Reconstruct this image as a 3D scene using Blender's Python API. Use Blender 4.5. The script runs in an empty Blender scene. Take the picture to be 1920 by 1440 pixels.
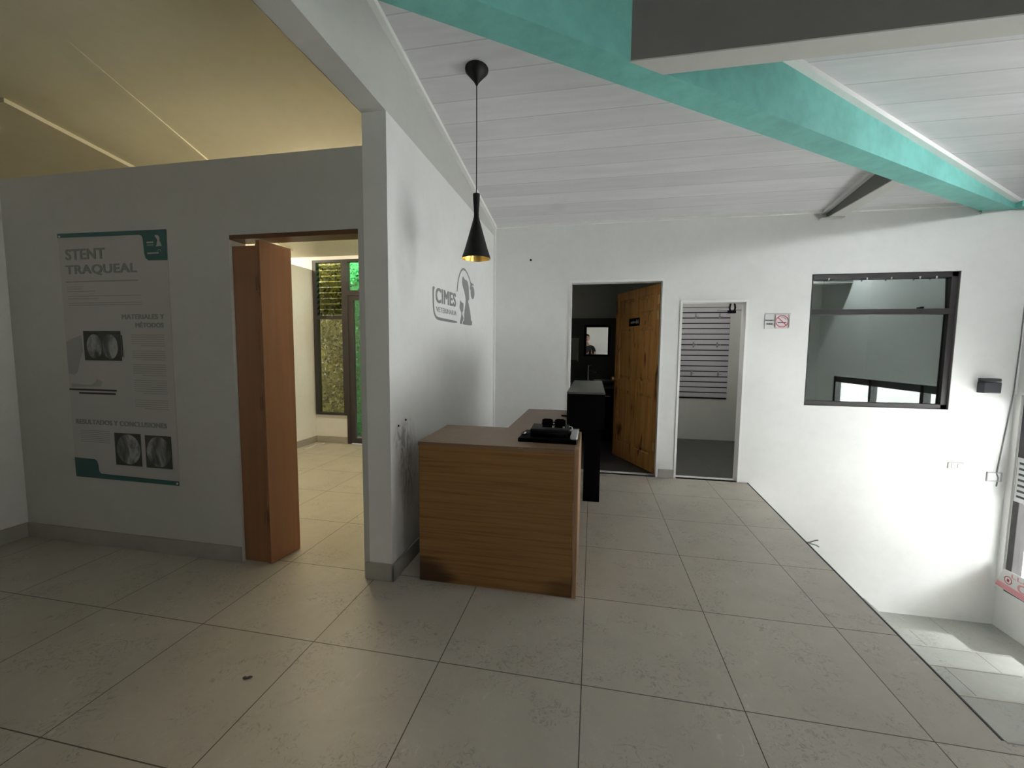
import bpy, bmesh, math, random
from mathutils import Vector, Matrix
random.seed(7)
SC = bpy.context.scene
COL = SC.collection

# ------------------------------------------------------------------ camera
cam_d = bpy.data.cameras.new('camera'); cam = bpy.data.objects.new('camera', cam_d); COL.objects.link(cam)
cam_d.sensor_width = 36.0; cam_d.lens = 14.552; cam_d.clip_start = 0.005; cam_d.clip_end = 200
R_ = Vector((0.98132957, 0.19209525, 0.00957566)); U_ = Vector((-0.02486769, 0.07735438, 0.99669348)); F_ = Vector((-0.19071936, 0.97832291, -0.08068711))
cam.matrix_world = Matrix(((R_.x, U_.x, -F_.x, 0), (R_.y, U_.y, -F_.y, 0), (R_.z, U_.z, -F_.z, 1.3275), (0, 0, 0, 1)))
SC.camera = cam

# ------------------------------------------------------------------ world, exposure
W = bpy.data.worlds.new('sky'); SC.world = W; W.use_nodes = True
wn = W.node_tree; bg = wn.nodes['Background']
bg.inputs[0].default_value = (0.98, 0.97, 1.0, 1); bg.inputs[1].default_value = 8.6
SC.view_settings.view_transform = 'Standard'; SC.view_settings.look = 'None'
SC.view_settings.exposure = 1.44; SC.view_settings.gamma = 1.0; SC.view_settings.use_curve_mapping = False

# lamp strengths used further down by the lamps' own builders
TUBE_WARM = 66.0; TUBE_STORE = 22.0; TUBE_MAIN = 50.0

# ------------------------------------------------------------------ materials
def srgb(r, g, b):
    f = lambda c: (c/255/12.92) if c/255 <= .04045 else ((c/255+.055)/1.055)**2.4
    return (f(r), f(g), f(b), 1)

def new_mat(name, col=(.8, .8, .8, 1), rough=.6, metal=0.0, spec=.5):
    m = bpy.data.materials.new(name); m.use_nodes = True
    b = m.node_tree.nodes['Principled BSDF']
    b.inputs['Base Color'].default_value = col; b.inputs['Roughness'].default_value = rough
    b.inputs['Metallic'].default_value = metal; b.inputs['Specular IOR Level'].default_value = spec
    return m

class NT:
    def __init__(s, m): s.m = m; s.n = m.node_tree.nodes; s.l = m.node_tree.links; s.b = s.n['Principled BSDF']
    def add(s, t, **k):
        n = s.n.new(t)
        for a, v in k.items(): setattr(n, a, v)
        return n
    def lk(s, a, b): s.l.new(a, b)
    def pos(s, scale=(1, 1, 1), rot=(0, 0, 0), loc=(0, 0, 0)):
        g = s.add('ShaderNodeNewGeometry'); mp = s.add('ShaderNodeMapping')
        mp.inputs['Scale'].default_value = scale; mp.inputs['Rotation'].default_value = rot; mp.inputs['Location'].default_value = loc
        s.lk(g.outputs['Position'], mp.inputs['Vector']); return mp.outputs[0]
    def noise(s, vec, scale=5, detail=4, rough=.55, dist=0):
        n = s.add('ShaderNodeTexNoise'); n.inputs['Scale'].default_value = scale; n.inputs['Detail'].default_value = detail
        n.inputs['Roughness'].default_value = rough; n.inputs['Distortion'].default_value = dist; s.lk(vec, n.inputs['Vector']); return n.outputs['Fac']
    def ramp(s, fac, stops):
        r = s.add('ShaderNodeValToRGB'); el = r.color_ramp.elements
        while len(el) < len(stops): el.new(.5)
        for e, (p, c) in zip(el, stops): e.position = p; e.color = c
        s.lk(fac, r.inputs[0]); return r.outputs[0]
    def math(s, op, a, b=None, c=None):
        n = s.add('ShaderNodeMath', operation=op)
        for i, v in enumerate((a, b, c)):
            if v is None: continue
            if isinstance(v, (int, float)): n.inputs[i].default_value = v
            else: s.lk(v, n.inputs[i])
        return n.outputs[0]
    def mix(s, fac, a, b, mode='MIX'):
        n = s.add('ShaderNodeMix', data_type='RGBA', blend_type=mode)
        for i, v in ((0, fac), (6, a), (7, b)):
            if isinstance(v, (int, float, tuple)): n.inputs[i].default_value = v
            else: s.lk(v, n.inputs[i])
        return n.outputs[2]
    def bump(s, h, strength=.2, dist=.01):
        n = s.add('ShaderNodeBump'); n.inputs['Strength'].default_value = strength; n.inputs['Distance'].default_value = dist
        s.lk(h, n.inputs['Height']); s.lk(n.outputs[0], s.b.inputs['Normal'])
    def sep(s, v):
        n = s.add('ShaderNodeSeparateXYZ'); s.lk(v, n.inputs[0]); return n.outputs

def g3(v): return (v, v, v, 1)

def paint(name, col, rough=.55, var=.06, bump=.12, patches=True):
    m = new_mat(name, col, rough, spec=.35); t = NT(m); p = t.pos()
    n1 = t.noise(p, 1.3, 5); n2 = t.noise(p, 14, 4)
    f = t.ramp(n1, [(.3, g3(1-var)), (.7, g3(1.0))])
    c = t.mix(1.0, col, f, 'MULTIPLY')
    if patches:
        f2 = t.ramp(n2, [(.25, g3(1-var*.5)), (.6, g3(1))]); c = t.mix(1.0, c, f2, 'MULTIPLY')
    t.lk(c, t.b.inputs['Base Color'])
    t.bump(t.math('ADD', t.noise(p, 60, 3), t.math('MULTIPLY', n2, .7)), bump, .004)
    return m

M = {}
M['white'] = paint('white_wall_paint', (.87, .87, .85, 1), .42)
M['off'] = paint('grey_white_paint', (.60, .60, .565, 1), .6)
M['cream'] = paint('cream_ceiling_board', (.60, .575, .44, 1), .5, .08)
M['trim'] = paint('white_trim_paint', (.90, .90, .88, 1), .45, .03, .03)
M['beamgrey'] = paint('grey_beam_paint', (.19, .19, .18, 1), .5)
M['teal'] = paint('teal_beam_paint', (.25, .70, .63, 1), .45, .28, .3)
M['bath_up'] = paint('bath_upper_paint', (.72, .71, .66, 1), .6)
M['bath_low'] = paint('bath_dark_paint', (.125, .13, .12, 1), .5)
M['black'] = new_mat('black_satin', (.003, .003, .0035, 1), .55, spec=.06)
M['blackmetal'] = paint('black_powder_coat', (.012, .011, .011, 1), .55, .02, .05)
M['darkframe'] = paint('dark_bronze_metal', (.045, .04, .042, 1), .4, .1, .03)
M['chrome'] = new_mat('chrome', (.8, .8, .8, 1), .15, 1)
M['silver'] = new_mat('silver_plastic', (.62, .63, .64, 1), .35, .3)
M['brass'] = new_mat('brass', (.75, .55, .25, 1), .28, 1)
M['offplug'] = new_mat('pale_grey_plastic', (.50, .50, .49, 1), .4)
M['plug'] = new_mat('white_plastic', (.8, .8, .79, 1), .35)
M['greyplug'] = new_mat('dark_grey_plastic', (.035, .038, .045, 1), .4)
M['ink'] = new_mat('dark_print', (.05, .05, .05, 1), .6)
M['red'] = new_mat('red_print', (.42, .03, .05, 1), .6)
M['pinkred'] = new_mat('faded_red_print', (.76, .32, .36, 1), .6)
M['logo'] = new_mat('grey_vinyl', (.27, .27, .265, 1), .5)
M['signwhite'] = new_mat('sign_white', (.74, .74, .72, 1), .4)
M['signpink'] = new_mat('sign_pink_white', (.80, .70, .71, 1), .4)
M['outside'] = paint('pavement_outside', (.74, .74, .72, 1), .8)
M['gold'] = new_mat('brushed_gold_lining', (.83, .56, .16, 1), .3, 1)

# ceiling boards: planks run along X with tongue and groove seams
def ceiling_mat():
    m = new_mat('white_ceiling_planks', (.6, .6, .61, 1), .5, spec=.3); t = NT(m); g = t.add('ShaderNodeNewGeometry')
    s = t.sep(g.outputs['Position']); y = t.math('DIVIDE', s[1], .205); fr = t.math('FRACT', y); row = t.math('FLOOR', y)
    groove = t.math('LESS_THAN', fr, .035)
    edge = t.math('MULTIPLY', t.math('GREATER_THAN', fr, .035), t.math('LESS_THAN', fr, .10))
    n = t.noise(t.pos((.7, 6, 1)), 3, 5); wn_ = t.add('ShaderNodeTexWhiteNoise', noise_dimensions='1D'); t.lk(row, wn_.inputs['W'])
    c = t.ramp(n, [(.3, (.70, .685, .71, 1)), (.7, (.78, .765, .785, 1))])
    sh = t.math('MULTIPLY_ADD', wn_.outputs['Value'], .09, .93)
    cc = t.add('ShaderNodeCombineColor'); [t.lk(sh, cc.inputs[i]) for i in range(3)]
    c = t.mix(1.0, c, cc.outputs[0], 'MULTIPLY')
    c = t.mix(t.math('MULTIPLY', edge, .35), c, (.78, .78, .77, 1)); c = t.mix(t.math('MULTIPLY', groove, .35), c, (.28, .28, .28, 1))
    sm = t.ramp(t.noise(t.pos((1, 1, 1)), 2.3, 2), [(.66, g3(1)), (.74, g3(.93))]); c = t.mix(1.0, c, sm, 'MULTIPLY')
    t.lk(c, t.b.inputs['Base Color']); t.bump(t.math('SUBTRACT', 1.0, groove), .5, .004)
    return m
M['ceil'] = ceiling_mat()

def tile_mat(name, base, dark, grout, ox=-.0138, oy=1.5764, s=.6, sy=None):
    sy = sy or s
    m = new_mat(name, base, .38, spec=.4); t = NT(m); g = t.add('ShaderNodeNewGeometry'); sp = t.sep(g.outputs['Position'])
    def edge(c, o, s):
        f = t.math('FRACT', t.math('DIVIDE', t.math('SUBTRACT', c, o), s))
        return t.math('MINIMUM', f, t.math('SUBTRACT', 1.0, f)), t.math('FLOOR', t.math('DIVIDE', t.math('SUBTRACT', c, o), s))
    ex, ix = edge(sp[0], ox, s); ey, iy = edge(sp[1], oy, sy)
    gx = t.math('LESS_THAN', ex, .0034); gy = t.math('LESS_THAN', ey, .0034*s/sy)
    gr = t.math('MAXIMUM', gx, gy)
    cb = t.add('ShaderNodeCombineXYZ'); t.lk(ix, cb.inputs[0]); t.lk(iy, cb.inputs[1])
    wn_ = t.add('ShaderNodeTexWhiteNoise', noise_dimensions='2D'); t.lk(cb.outputs[0], wn_.inputs['Vector'])
    p = t.pos(); n1 = t.noise(p, 2.2, 6, .65, .6); n2 = t.noise(p, 11, 6, .7, 1.5); n3 = t.noise(t.pos((1, 1, 1), loc=(3, 7, 0)), 5, 3, .5, .4)
    c = t.ramp(n1, [(.3, dark), (.7, base)])
    c = t.mix(t.math('MULTIPLY', t.math('SUBTRACT', n2, .35), .45), c, tuple(min(1, x*1.25) for x in base[:3])+(1,))
    # scuffs: shoe prints and dry dirt smears, gathered in patches
    smear = t.math('MULTIPLY', t.ramp(t.noise(p, 24, 5, .8, 2.5), [(.53, g3(0)), (.60, g3(1))]), t.ramp(n3, [(.47, g3(0)), (.58, g3(1))]))
    c = t.mix(t.math('MULTIPLY', smear, .5), c, tuple(x*.35 for x in base[:3])+(1,))
    pale = t.math('MULTIPLY', t.ramp(t.noise(t.pos((1, .5, 1), loc=(9, 2, 0)), 16, 4, .7, 3), [(.60, g3(0)), (.66, g3(1))]), t.ramp(n1, [(.5, g3(0)), (.6, g3(1))]))
    c = t.mix(t.math('MULTIPLY', pale, .3), c, tuple(min(1, x*1.6) for x in base[:3])+(1,))
    v = t.math('MULTIPLY_ADD', wn_.outputs['Value'], .06, .96); cc = t.add('ShaderNodeCombineColor'); [t.lk(v, cc.inputs[i]) for i in range(3)]
    c = t.mix(1.0, c, cc.outputs[0], 'MULTIPLY'); c = t.mix(gr, c, grout); t.lk(c, t.b.inputs['Base Color'])
    t.lk(t.math('MULTIPLY_ADD', n1, .25, .30), t.b.inputs['Roughness'])
    t.bump(t.math('ADD', t.math('SUBTRACT', 1.0, gr), t.math('MULTIPLY', n2, .03)), .4, .002)
    return m
M['tile'] = tile_mat('beige_grey_floor_tile', (.54, .50, .43, 1), (.455, .42, .355, 1), (.09, .075, .055, 1))
M['tile_low'] = tile_mat('pale_stair_tile', (.38, .385, .35, 1), (.31, .315, .285, 1), (.10, .10, .09, 1), ox=.25, oy=.42, sy=20)
M['skirt'] = paint('tile_skirting', (.43, .41, .36, 1), .45, .15, .06)
M['darkfloor'] = tile_mat('dark_grey_floor', (.10, .096, .092, 1), (.07, .068, .066, 1), (.03, .03, .03, 1), s=.45)

# wall C: white paint with scuffs behind the desk and a painted shadow above
def scuffed_shaded():
    m = paint('white_scuffed_shaded_paint', (.87, .87, .85, 1), .42); t = NT(m)
    src = t.b.inputs['Base Color'].links[0].from_socket
    g = t.add('ShaderNodeNewGeometry'); s = t.sep(g.outputs['Position'])
    def blob(cy, cz, ry, rz):
        a = t.math('POWER', t.math('DIVIDE', t.math('SUBTRACT', s[1], cy), ry), 2.0); b = t.math('POWER', t.math('DIVIDE', t.math('SUBTRACT', s[2], cz), rz), 2.0)
        return t.math('MAXIMUM', t.math('SUBTRACT', 1.0, t.math('ADD', a, b)), 0.0)
    k = t.ramp(t.noise(t.pos((1, 2.2, 1)), 9, 6, .75, 1.5), [(.42, g3(0)), (.66, g3(1))])
    soft = t.noise(t.pos(), 5, 3)
    a = t.math('MULTIPLY', t.math('ADD', blob(2.33, .62, .14, .34), blob(2.24, .80, .12, .12)), t.math('MULTIPLY_ADD', k, .8, t.math('MULTIPLY', soft, .25)))
    up = t.math('MULTIPLY', blob(2.33, 1.93, .16, .42), t.math('MULTIPLY', soft, .55))  # soft shadow put into the wall colour as a grey patch
    c = t.mix(t.math('MINIMUM', a, .8), src, (.24, .21, .22, 1)); c = t.mix(t.math('MINIMUM', up, .6), c, (.45, .45, .44, 1))
    low = t.math('MULTIPLY', t.math('LESS_THAN', s[2], .12), 0.0)
    t.lk(c, t.b.inputs['Base Color']); return m
M['scuff_shade'] = scuffed_shaded()

def wood(name, c1, c2, axis, scale=1.0, rough=.35, knots=False, burn=False):
    m = new_mat(name, c1, rough, spec=.45); t = NT(m)
    sc = {'x': (.9, .9, 42), 'z': (22, 22, .8)}[axis]; sc = tuple(v*scale for v in sc)
    p = t.pos(sc); n = t.noise(p, 1.6, 7, .62, .5); n2 = t.noise(t.pos(tuple(v*3.2 for v in sc)), 2, 3)
    c = t.ramp(n, [(.30, c2), (.52, c1), (.75, tuple(min(1, v*1.22) for v in c1[:3])+(1,))])
    c = t.mix(t.math('MULTIPLY', n2, .35), c, c2)
    if knots:
        v = t.noise(t.pos((13, 13, 3.2)), 1.0, 2, .5, .3); k = t.ramp(v, [(.62, g3(0)), (.70, g3(1))]); c = t.mix(t.math('MULTIPLY', k, .85), c, (.07, .018, .005, 1))
    if burn:
        g = t.add('ShaderNodeNewGeometry'); s = t.sep(g.outputs['Position']); w = t.noise(t.pos((3, 3, 26)), 1.5, 5)
        def blob(cx, cz, rx, rz):
            a = t.math('POWER', t.math('DIVIDE', t.math('SUBTRACT', s[0], cx), rx), 2.0); b = t.math('POWER', t.math('DIVIDE', t.math('SUBTRACT', s[2], cz), rz), 2.0)
            return t.math('SUBTRACT', 1.15, t.math('ADD', a, b))
        l = t.ramp(t.math('ADD', blob(-.97, .03, .24, .13), t.math('SUBTRACT', w, .5)), [(.05, g3(0)), (.75, g3(1))])
        r = t.ramp(t.math('ADD', blob(-.06, .03, .20, .09), t.math('SUBTRACT', w, .5)), [(.05, g3(0)), (.9, g3(1))])
        c = t.mix(t.math('MULTIPLY', l, .82), c, (.035, .018, .01, 1)); c = t.mix(t.math('MULTIPLY', r, .6), c, (.05, .028, .012, 1))
    t.lk(c, t.b.inputs['Base Color']); t.bump(n, .08, .002); return m
M['deskfront'] = wood('horizontal_grain_laminate', (.34, .175, .058, 1), (.19, .09, .028, 1), 'x', burn=True)
M['desktop'] = wood('desk_top_laminate', (.25, .155, .09, 1), (.18, .105, .057, 1), 'x', .6, .4)
M['deskedge'] = wood('desk_edge_laminate', (.40, .24, .13, 1), (.30, .17, .09, 1), 'z', .6)
M['pine'] = wood('varnished_pine', (.66, .33, .095, 1), (.42, .175, .038, 1), 'z', .8, .3, knots=True)
M['fold'] = wood('brown_folding_door_laminate', (.30, .14, .065, 1), (.25, .115, .052, 1), 'z', .4, .38)
M['frieze'] = wood('dark_brown_track_wood', (.16, .075, .035, 1), (.11, .05, .022, 1), 'x', 1)
# dust scratches on the desk top
def dusty():
    t = NT(M['desktop']); src = t.b.inputs['Base Color'].links[0].from_socket
    k = t.ramp(t.noise(t.pos((1, .6, 1), rot=(0, 0, .6)), 26, 6, .8, 2), [(.55, g3(0)), (.68, g3(1))]); q = t.ramp(t.noise(t.pos(loc=(.3, 0, 0)), 3.2, 2), [(.48, g3(0)), (.6, g3(1))])
    t.lk(t.mix(t.math('MULTIPLY', t.math('MULTIPLY', k, q), .5), src, (.55, .47, .38, 1)), t.b.inputs['Base Color'])
dusty()

def emission(name, col, s):
    m = bpy.data.materials.new(name); m.use_nodes = True; n = m.node_tree; n.nodes.clear()
    e = n.nodes.new('ShaderNodeEmission'); e.inputs[0].default_value = col; e.inputs[1].default_value = s
    o = n.nodes.new('ShaderNodeOutputMaterial'); n.links.new(e.outputs[0], o.inputs[0]); return m
M['tubewhite'] = emission('white_tube_glow', (1, 1, .95, 1), TUBE_STORE)
M['tubedim'] = emission('dim_warm_tube_glow', (1, .86, .62, 1), 34)
M['tubemain'] = emission('daylight_tube_glow', (.95, .98, 1, 1), TUBE_MAIN)
M['tube'] = emission('warm_tube_glow', (1, .84, .58, 1), TUBE_WARM)

def glass(name, tint, refl, rcol=(1, 1, 1, 1), rough=0.0):
    m = bpy.data.materials.new(name); m.use_nodes = True; n = m.node_tree; n.nodes.clear()
    tr = n.nodes.new('ShaderNodeBsdfTransparent'); tr.inputs[0].default_value = tint
    gl = n.nodes.new('ShaderNodeBsdfGlossy'); gl.inputs['Roughness'].default_value = rough; gl.inputs['Color'].default_value = rcol
    mx = n.nodes.new('ShaderNodeMixShader'); mx.inputs[0].default_value = refl; o = n.nodes.new('ShaderNodeOutputMaterial')
    n.links.new(tr.outputs[0], mx.inputs[1]); n.links.new(gl.outputs[0], mx.inputs[2]); n.links.new(mx.outputs[0], o.inputs[0]); return m
M['glass'] = glass('clear_glass', (.95, .97, .96, 1), .05)
M['tinted'] = glass('tinted_reflective_glass', (.35, .38, .36, 1), .34, (.9, 1, .98, 1))
M['yellowglass'] = glass('dusty_glass', (.93, .92, .80, 1), .05)
M['louvre'] = glass('louvre_glass', (.50, .51, .42, 1), .04, (.8, .8, .7, 1), .1)
M['mirror'] = new_mat('mirror_glass', (.92, .93, .92, 1), .0, 1)

def leafmat(name, a, b):
    m = new_mat(name, a, .45); t = NT(m); oi = t.add('ShaderNodeNewGeometry')
    t.lk(t.ramp(oi.outputs['Random Per Island'], [(0, a), (1, b)]), t.b.inputs['Base Color']); return m
M['leafY'] = leafmat('olive_leaves', (.008, .012, .002, 1), (.24, .22, .03, 1))
M['leafG'] = leafmat('bright_green_leaves', (.004, .05, .008, 1), (.03, .38, .07, 1))
M['leafback'] = new_mat('dark_leaf_backing', (.02, .035, .01, 1), .8)
def ribbed(name, a, b, pitch, axis=1):
    m = new_mat(name, a, .45); t = NT(m); g = t.add('ShaderNodeNewGeometry'); s = t.sep(g.outputs['Position'])
    f = t.math('FRACT', t.math('DIVIDE', s[axis], pitch)); k = t.math('LESS_THAN', f, .12)
    t.lk(t.mix(k, a, b), t.b.inputs['Base Color']); return m

# ------------------------------------------------------------------ mesh helpers
class MB:
    """collects shapes, in world coordinates, into one mesh"""
    def __init__(s): s.bm = bmesh.new()
    def box(s, x0, x1, y0, y1, z0, z1, bev=0, seg=2, rot=None):
        g = bmesh.ops.create_cube(s.bm, size=1.0); vs = g['verts']
        for v in vs: v.co = Vector((x0+(v.co.x+.5)*(x1-x0), y0+(v.co.y+.5)*(y1-y0), z0+(v.co.z+.5)*(z1-z0)))
        if bev:
            es = list({e for v in vs for e in v.link_edges})
            r = bmesh.ops.bevel(s.bm, geom=es, offset=bev, segments=seg, affect='EDGES', profile=.5)
            vs = list({v for f in r['faces'] for v in f.verts} | {v for v in vs if v.is_valid})
        if rot: bmesh.ops.transform(s.bm, matrix=rot, verts=vs)
        return s
    def poly(s, pts, axis, a0, a1):
        """pts 2D outline extruded along axis (0,1,2) from a0 to a1"""
        def mk(p, a):
            return {0: (a, p[0], p[1]), 1: (p[0], a, p[1]), 2: (p[0], p[1], a)}[axis]
        v0 = [s.bm.verts.new(mk(p, a0)) for p in pts]; v1 = [s.bm.verts.new(mk(p, a1)) for p in pts]; n = len(pts)
        f0 = s.bm.faces.new(v0); f1 = s.bm.faces.new(v1[::-1]); f0.normal_update(); f1.normal_update()
        for i in range(n): s.bm.faces.new((v0[i], v1[i], v1[(i+1) % n], v0[(i+1) % n]))
        bmesh.ops.triangulate(s.bm, faces=[f0, f1], ngon_method='EAR_CLIP') if n > 4 else None
        return s
    def prism(s, base, top):
        n = len(base); v0 = [s.bm.verts.new(p) for p in base]; v1 = [s.bm.verts.new(p) for p in top]
        s.bm.faces.new(v0[::-1]); s.bm.faces.new(v1)
        for i in range(n): s.bm.faces.new((v0[i], v0[(i+1) % n], v1[(i+1) % n], v1[i]))
        return s
    def lathe(s, prof, c, seg=48, axis='z', cap=True):
        rings = []
        for r, h in prof:
            ring = []
            for i in range(seg):
                a = 2*math.pi*i/seg; p = (r*math.cos(a), r*math.sin(a), h)
                p = {'z': p, 'y': (p[0], p[2], p[1]), 'x': (p[2], p[0], p[1])}[axis]
                ring.append(s.bm.verts.new(Vector(p)+Vector(c)))
            rings.append(ring)
        for a, b in zip(rings, rings[1:]):
            for i in range(seg): s.bm.faces.new((a[i], a[(i+1) % seg], b[(i+1) % seg], b[i]))
        if cap: s.bm.faces.new(rings[0][::-1]); s.bm.faces.new(rings[-1])
        return s
    def tube(s, pts, r, seg=10):
        pts = [Vector(p) for p in pts]; rings = []
        for i, p in enumerate(pts):
            d = (pts[min(i+1, len(pts)-1)]-pts[max(i-1, 0)]).normalized()
            u = d.cross(Vector((0, 0, 1)) if abs(d.z) < .9 else Vector((1, 0, 0))).normalized(); w = d.cross(u)
            rr = r[i] if isinstance(r, (list, tuple)) else r
            rings.append([s.bm.verts.new(p+u*rr*math.cos(2*math.pi*k/seg)+w*rr*math.sin(2*math.pi*k/seg)) for k in range(seg)])
        for a, b in zip(rings, rings[1:]):
            for i in range(seg): s.bm.faces.new((a[i], a[(i+1) % seg], b[(i+1) % seg], b[i]))
        s.bm.faces.new(rings[0][::-1]); s.bm.faces.new(rings[-1]); return s
    def ball(s, c, r, sc=(1, 1, 1), sub=3):
        g = bmesh.ops.create_icosphere(s.bm, subdivisions=sub, radius=r)
        for v in g['verts']: v.co = Vector((v.co.x*sc[0], v.co.y*sc[1], v.co.z*sc[2]))+Vector(c)
        return s
    def xf(s, mat): bmesh.ops.transform(s.bm, matrix=mat, verts=s.bm.verts); return s
    def build(s, name, mat, parent=None, smooth=False):
        bmesh.ops.recalc_face_normals(s.bm, faces=s.bm.faces)
        me = bpy.data.meshes.new(name)
        o = bpy.data.objects.new(name, me); COL.objects.link(o)
        if parent is not None:
            off = Vector((0, 0, 0)); q = parent
            while q is not None: off += q.location; q = q.parent
            bmesh.ops.translate(s.bm, vec=-off, verts=s.bm.verts); o.parent = parent
        s.bm.to_mesh(me); s.bm.free(); me.materials.append(M[mat] if isinstance(mat, str) else mat)
        if smooth:
            for p in me.polygons: p.use_smooth = True
            try: me.set_sharp_from_angle(angle=math.radians(40))
            except Exception: pass
        return o

def tag(o, label, cat, group=None, kind=None):
    o['label'] = label; o['category'] = cat
    if group: o['group'] = group
    if kind: o['kind'] = kind
    return o
def thing(name, loc, label, cat, group=None):
    o = bpy.data.objects.new(name, None); COL.objects.link(o); o.location = loc; o.empty_display_size = .1
    return tag(o, label, cat, group)
def struct(name, mb, mat, label=None):
    o = mb.build(name, mat); o['kind'] = 'structure'
    if label: o['label'] = label
    return o
def sthing(name, loc, label=None):
    o = bpy.data.objects.new(name, None); COL.objects.link(o); o.location = loc; o['kind'] = 'structure'
    if label: o['label'] = label
    return o
def rotz(deg, c): return Matrix.Translation(c) @ Matrix.Rotation(math.radians(deg), 4, 'Z') @ Matrix.Translation(-Vector(c))

def text_mesh(txt, org, xd, yd, width, height, bold=0.0, depth=.0006, space=1.0):
    """lettering as a bmesh: lower left at org, filling width x height along xd, yd"""
    cu = bpy.data.curves.new('t', 'FONT'); cu.body = txt; cu.size = 1; cu.extrude = .02; cu.offset = bold; cu.resolution_u = 4; cu.space_character = space
    ob = bpy.data.objects.new('t', cu); COL.objects.link(ob); dg = bpy.context.evaluated_depsgraph_get(); dg.update()
    me = bpy.data.meshes.new_from_object(ob.evaluated_get(dg)); bpy.data.objects.remove(ob); bpy.data.curves.remove(cu)
    xs = [v.co.x for v in me.vertices]; ys = [v.co.y for v in me.vertices]
    x0, x1, y0, y1 = min(xs), max(xs), min(ys), max(ys); xd = Vector(xd); yd = Vector(yd); nd = xd.cross(yd)
    for v in me.vertices:
        v.co = Vector(org)+xd*((v.co.x-x0)/(x1-x0)*width)+yd*((v.co.y-y0)/(y1-y0)*height)+nd*(v.co.z/.02*depth+depth)
    return me
def add_text(mb, txt, org, xd, yd, width, height, bold=0.0, space=1.06):
    w = bold*height*.9 if bold else 0
    for i, (sx, sy) in enumerate([(0, 0)] if not bold else [(-1, -.5), (1, -.5), (-1, .5), (1, .5), (0, 0)]):
        o = Vector(org)+Vector(xd)*(w+sx*w)+Vector(yd)*(w*.5+sy*w)
        me = text_mesh(txt, o, xd, yd, width-2*w, height-w, 0.0, .0006+.00004*i, space); mb.bm.from_mesh(me); bpy.data.meshes.remove(me)
    return mb
def chaikin(p, n=1):
    for _ in range(n):
        q = []
        for a, b in zip(p, p[1:]+p[:1]): q += [(a[0]*.8+b[0]*.2, a[1]*.8+b[1]*.2), (a[0]*.2+b[0]*.8, a[1]*.2+b[1]*.8)]
        p = q
    return p

# ------------------------------------------------------------------ shell dimensions (metres, camera stands at x=0, y=0)
YB, YB2 = 4.53, 4.65           # back wall
XC, XC2 = -1.10, -1.24         # wall behind the desk
XL, XR = -3.85, 3.766
YA, YA2 = 2.11, 2.23           # low partition with the poster
YR = -2.8                     # wall behind the photographer
ZL = -1.21                     # lower hall
YF = 5.20                      # far wall of the back room
def zc(y): return 2.675+.13*(4.53-y)   # ceiling height

def wall_xz(mb, x0, x1, z0, z1, y0, y1, holes):
    xs = sorted({x0, x1, *[h[0] for h in holes], *[h[1] for h in holes]}); zs = sorted({z0, z1, *[h[2] for h in holes], *[h[3] for h in holes]})
    for a, b in zip(xs, xs[1:]):
        run = None
        for c, d in zip(zs, zs[1:]):
            if any(h[0] <= (a+b)/2 <= h[1] and h[2] <= (c+d)/2 <= h[3] for h in holes): continue
            mb.box(a, b, y0, y1, c, d)
    return mb
def wall_yz(mb, y0, y1, z0, z1, x0, x1, holes):
    ys = sorted({y0, y1, *[h[0] for h in holes], *[h[1] for h in holes]}); zs = sorted({z0, z1, *[h[2] for h in holes], *[h[3] for h in holes]})
    for a, b in zip(ys, ys[1:]):
        for c, d in zip(zs, zs[1:]):
            if any(h[0] <= (a+b)/2 <= h[1] and h[2] <= (c+d)/2 <= h[3] for h in holes): continue
            mb.box(x0, x1, a, b, c, d)
    return mb

# floors
PLAT = [(-7, YR), (2.42, YR), (2.42, 1.63), (1.418, 1.63), (1.577, 4.58), (XC, 4.58), (XC, YF), (-7, YF)]
struct('floor', MB().poly(PLAT, 2, -.14, 0), 'tile')
struct('floor', MB().box(XC, 3.9, 4.58, 6.8, -.14, -.001), 'darkfloor')
struct('floor', MB().box(1.3, XR+.12, YR, 4.6, ZL-.1, ZL), 'tile_low')
struct('wall_platform', MB().poly([(1.40, 1.63), (1.41, 1.63), (1.567, 4.53), (1.45, 4.53)], 2, ZL, -.14), 'white')
struct('wall_platform', MB().box(2.3, 2.41, YR, 1.6, ZL, -.14), 'white')
# dark metal edging along the platform
struct('trim_1', MB().prism([(1.419, 1.63, -.03), (1.427, 1.63, -.03), (1.586, 4.53, -.03), (1.578, 4.53, -.03)], [(1.419, 1.63, .002), (1.427, 1.63, .002), (1.586, 4.53, .002), (1.578, 4.53, .002)]), 'darkframe')
# stairs down to the lower hall
st = MB()
yy = [1.63, 2.166, 2.72, 3.283, 3.875]; zz = [-.242, -.484, -.726, -.968]; xe = [2.42, 2.42, 2.856, 2.955]
for i in range(4): st.box(1.42, xe[i], yy[i]+(0 if i else .0), yy[i+1], ZL, zz[i])
st2 = MB()
for i in range(4): st2.box(1.43, xe[i]+.003, yy[i+1]-.008, yy[i+1]+.003, zz[i]-.03, zz[i]+.0015)
st2.box(1.43, 2.42, 1.622, 1.633, -.03, .0015)
struct('trim_19', st2, 'skirt')
struct('stairs', st, 'tile_low', 'tiled steps going down beside the platform')
struct('trim_2', MB().box(1.56, 2.70, 3.876, YB, ZL, -1.09), 'tile_low')

# back wall with the two doorways and the dark window
D1 = (-.265, .703, 0, 2.075); D2 = (.862, 1.502, 0, 1.852); W1 = (2.05, 3.256, .817, 2.087)
struct('wall_back', wall_xz(MB(), XC, XR+.12, ZL, 2.74, YB, YB2, [D1, D2, W1]), 'white')
# desk side wall
struct('wall_desk', MB().box(XC2, XC, YA2, YF+.1, 0, 2.578).box(XC2, XC, YF+.1, 6.8, 0, 2.8), 'scuff_shade')
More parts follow.
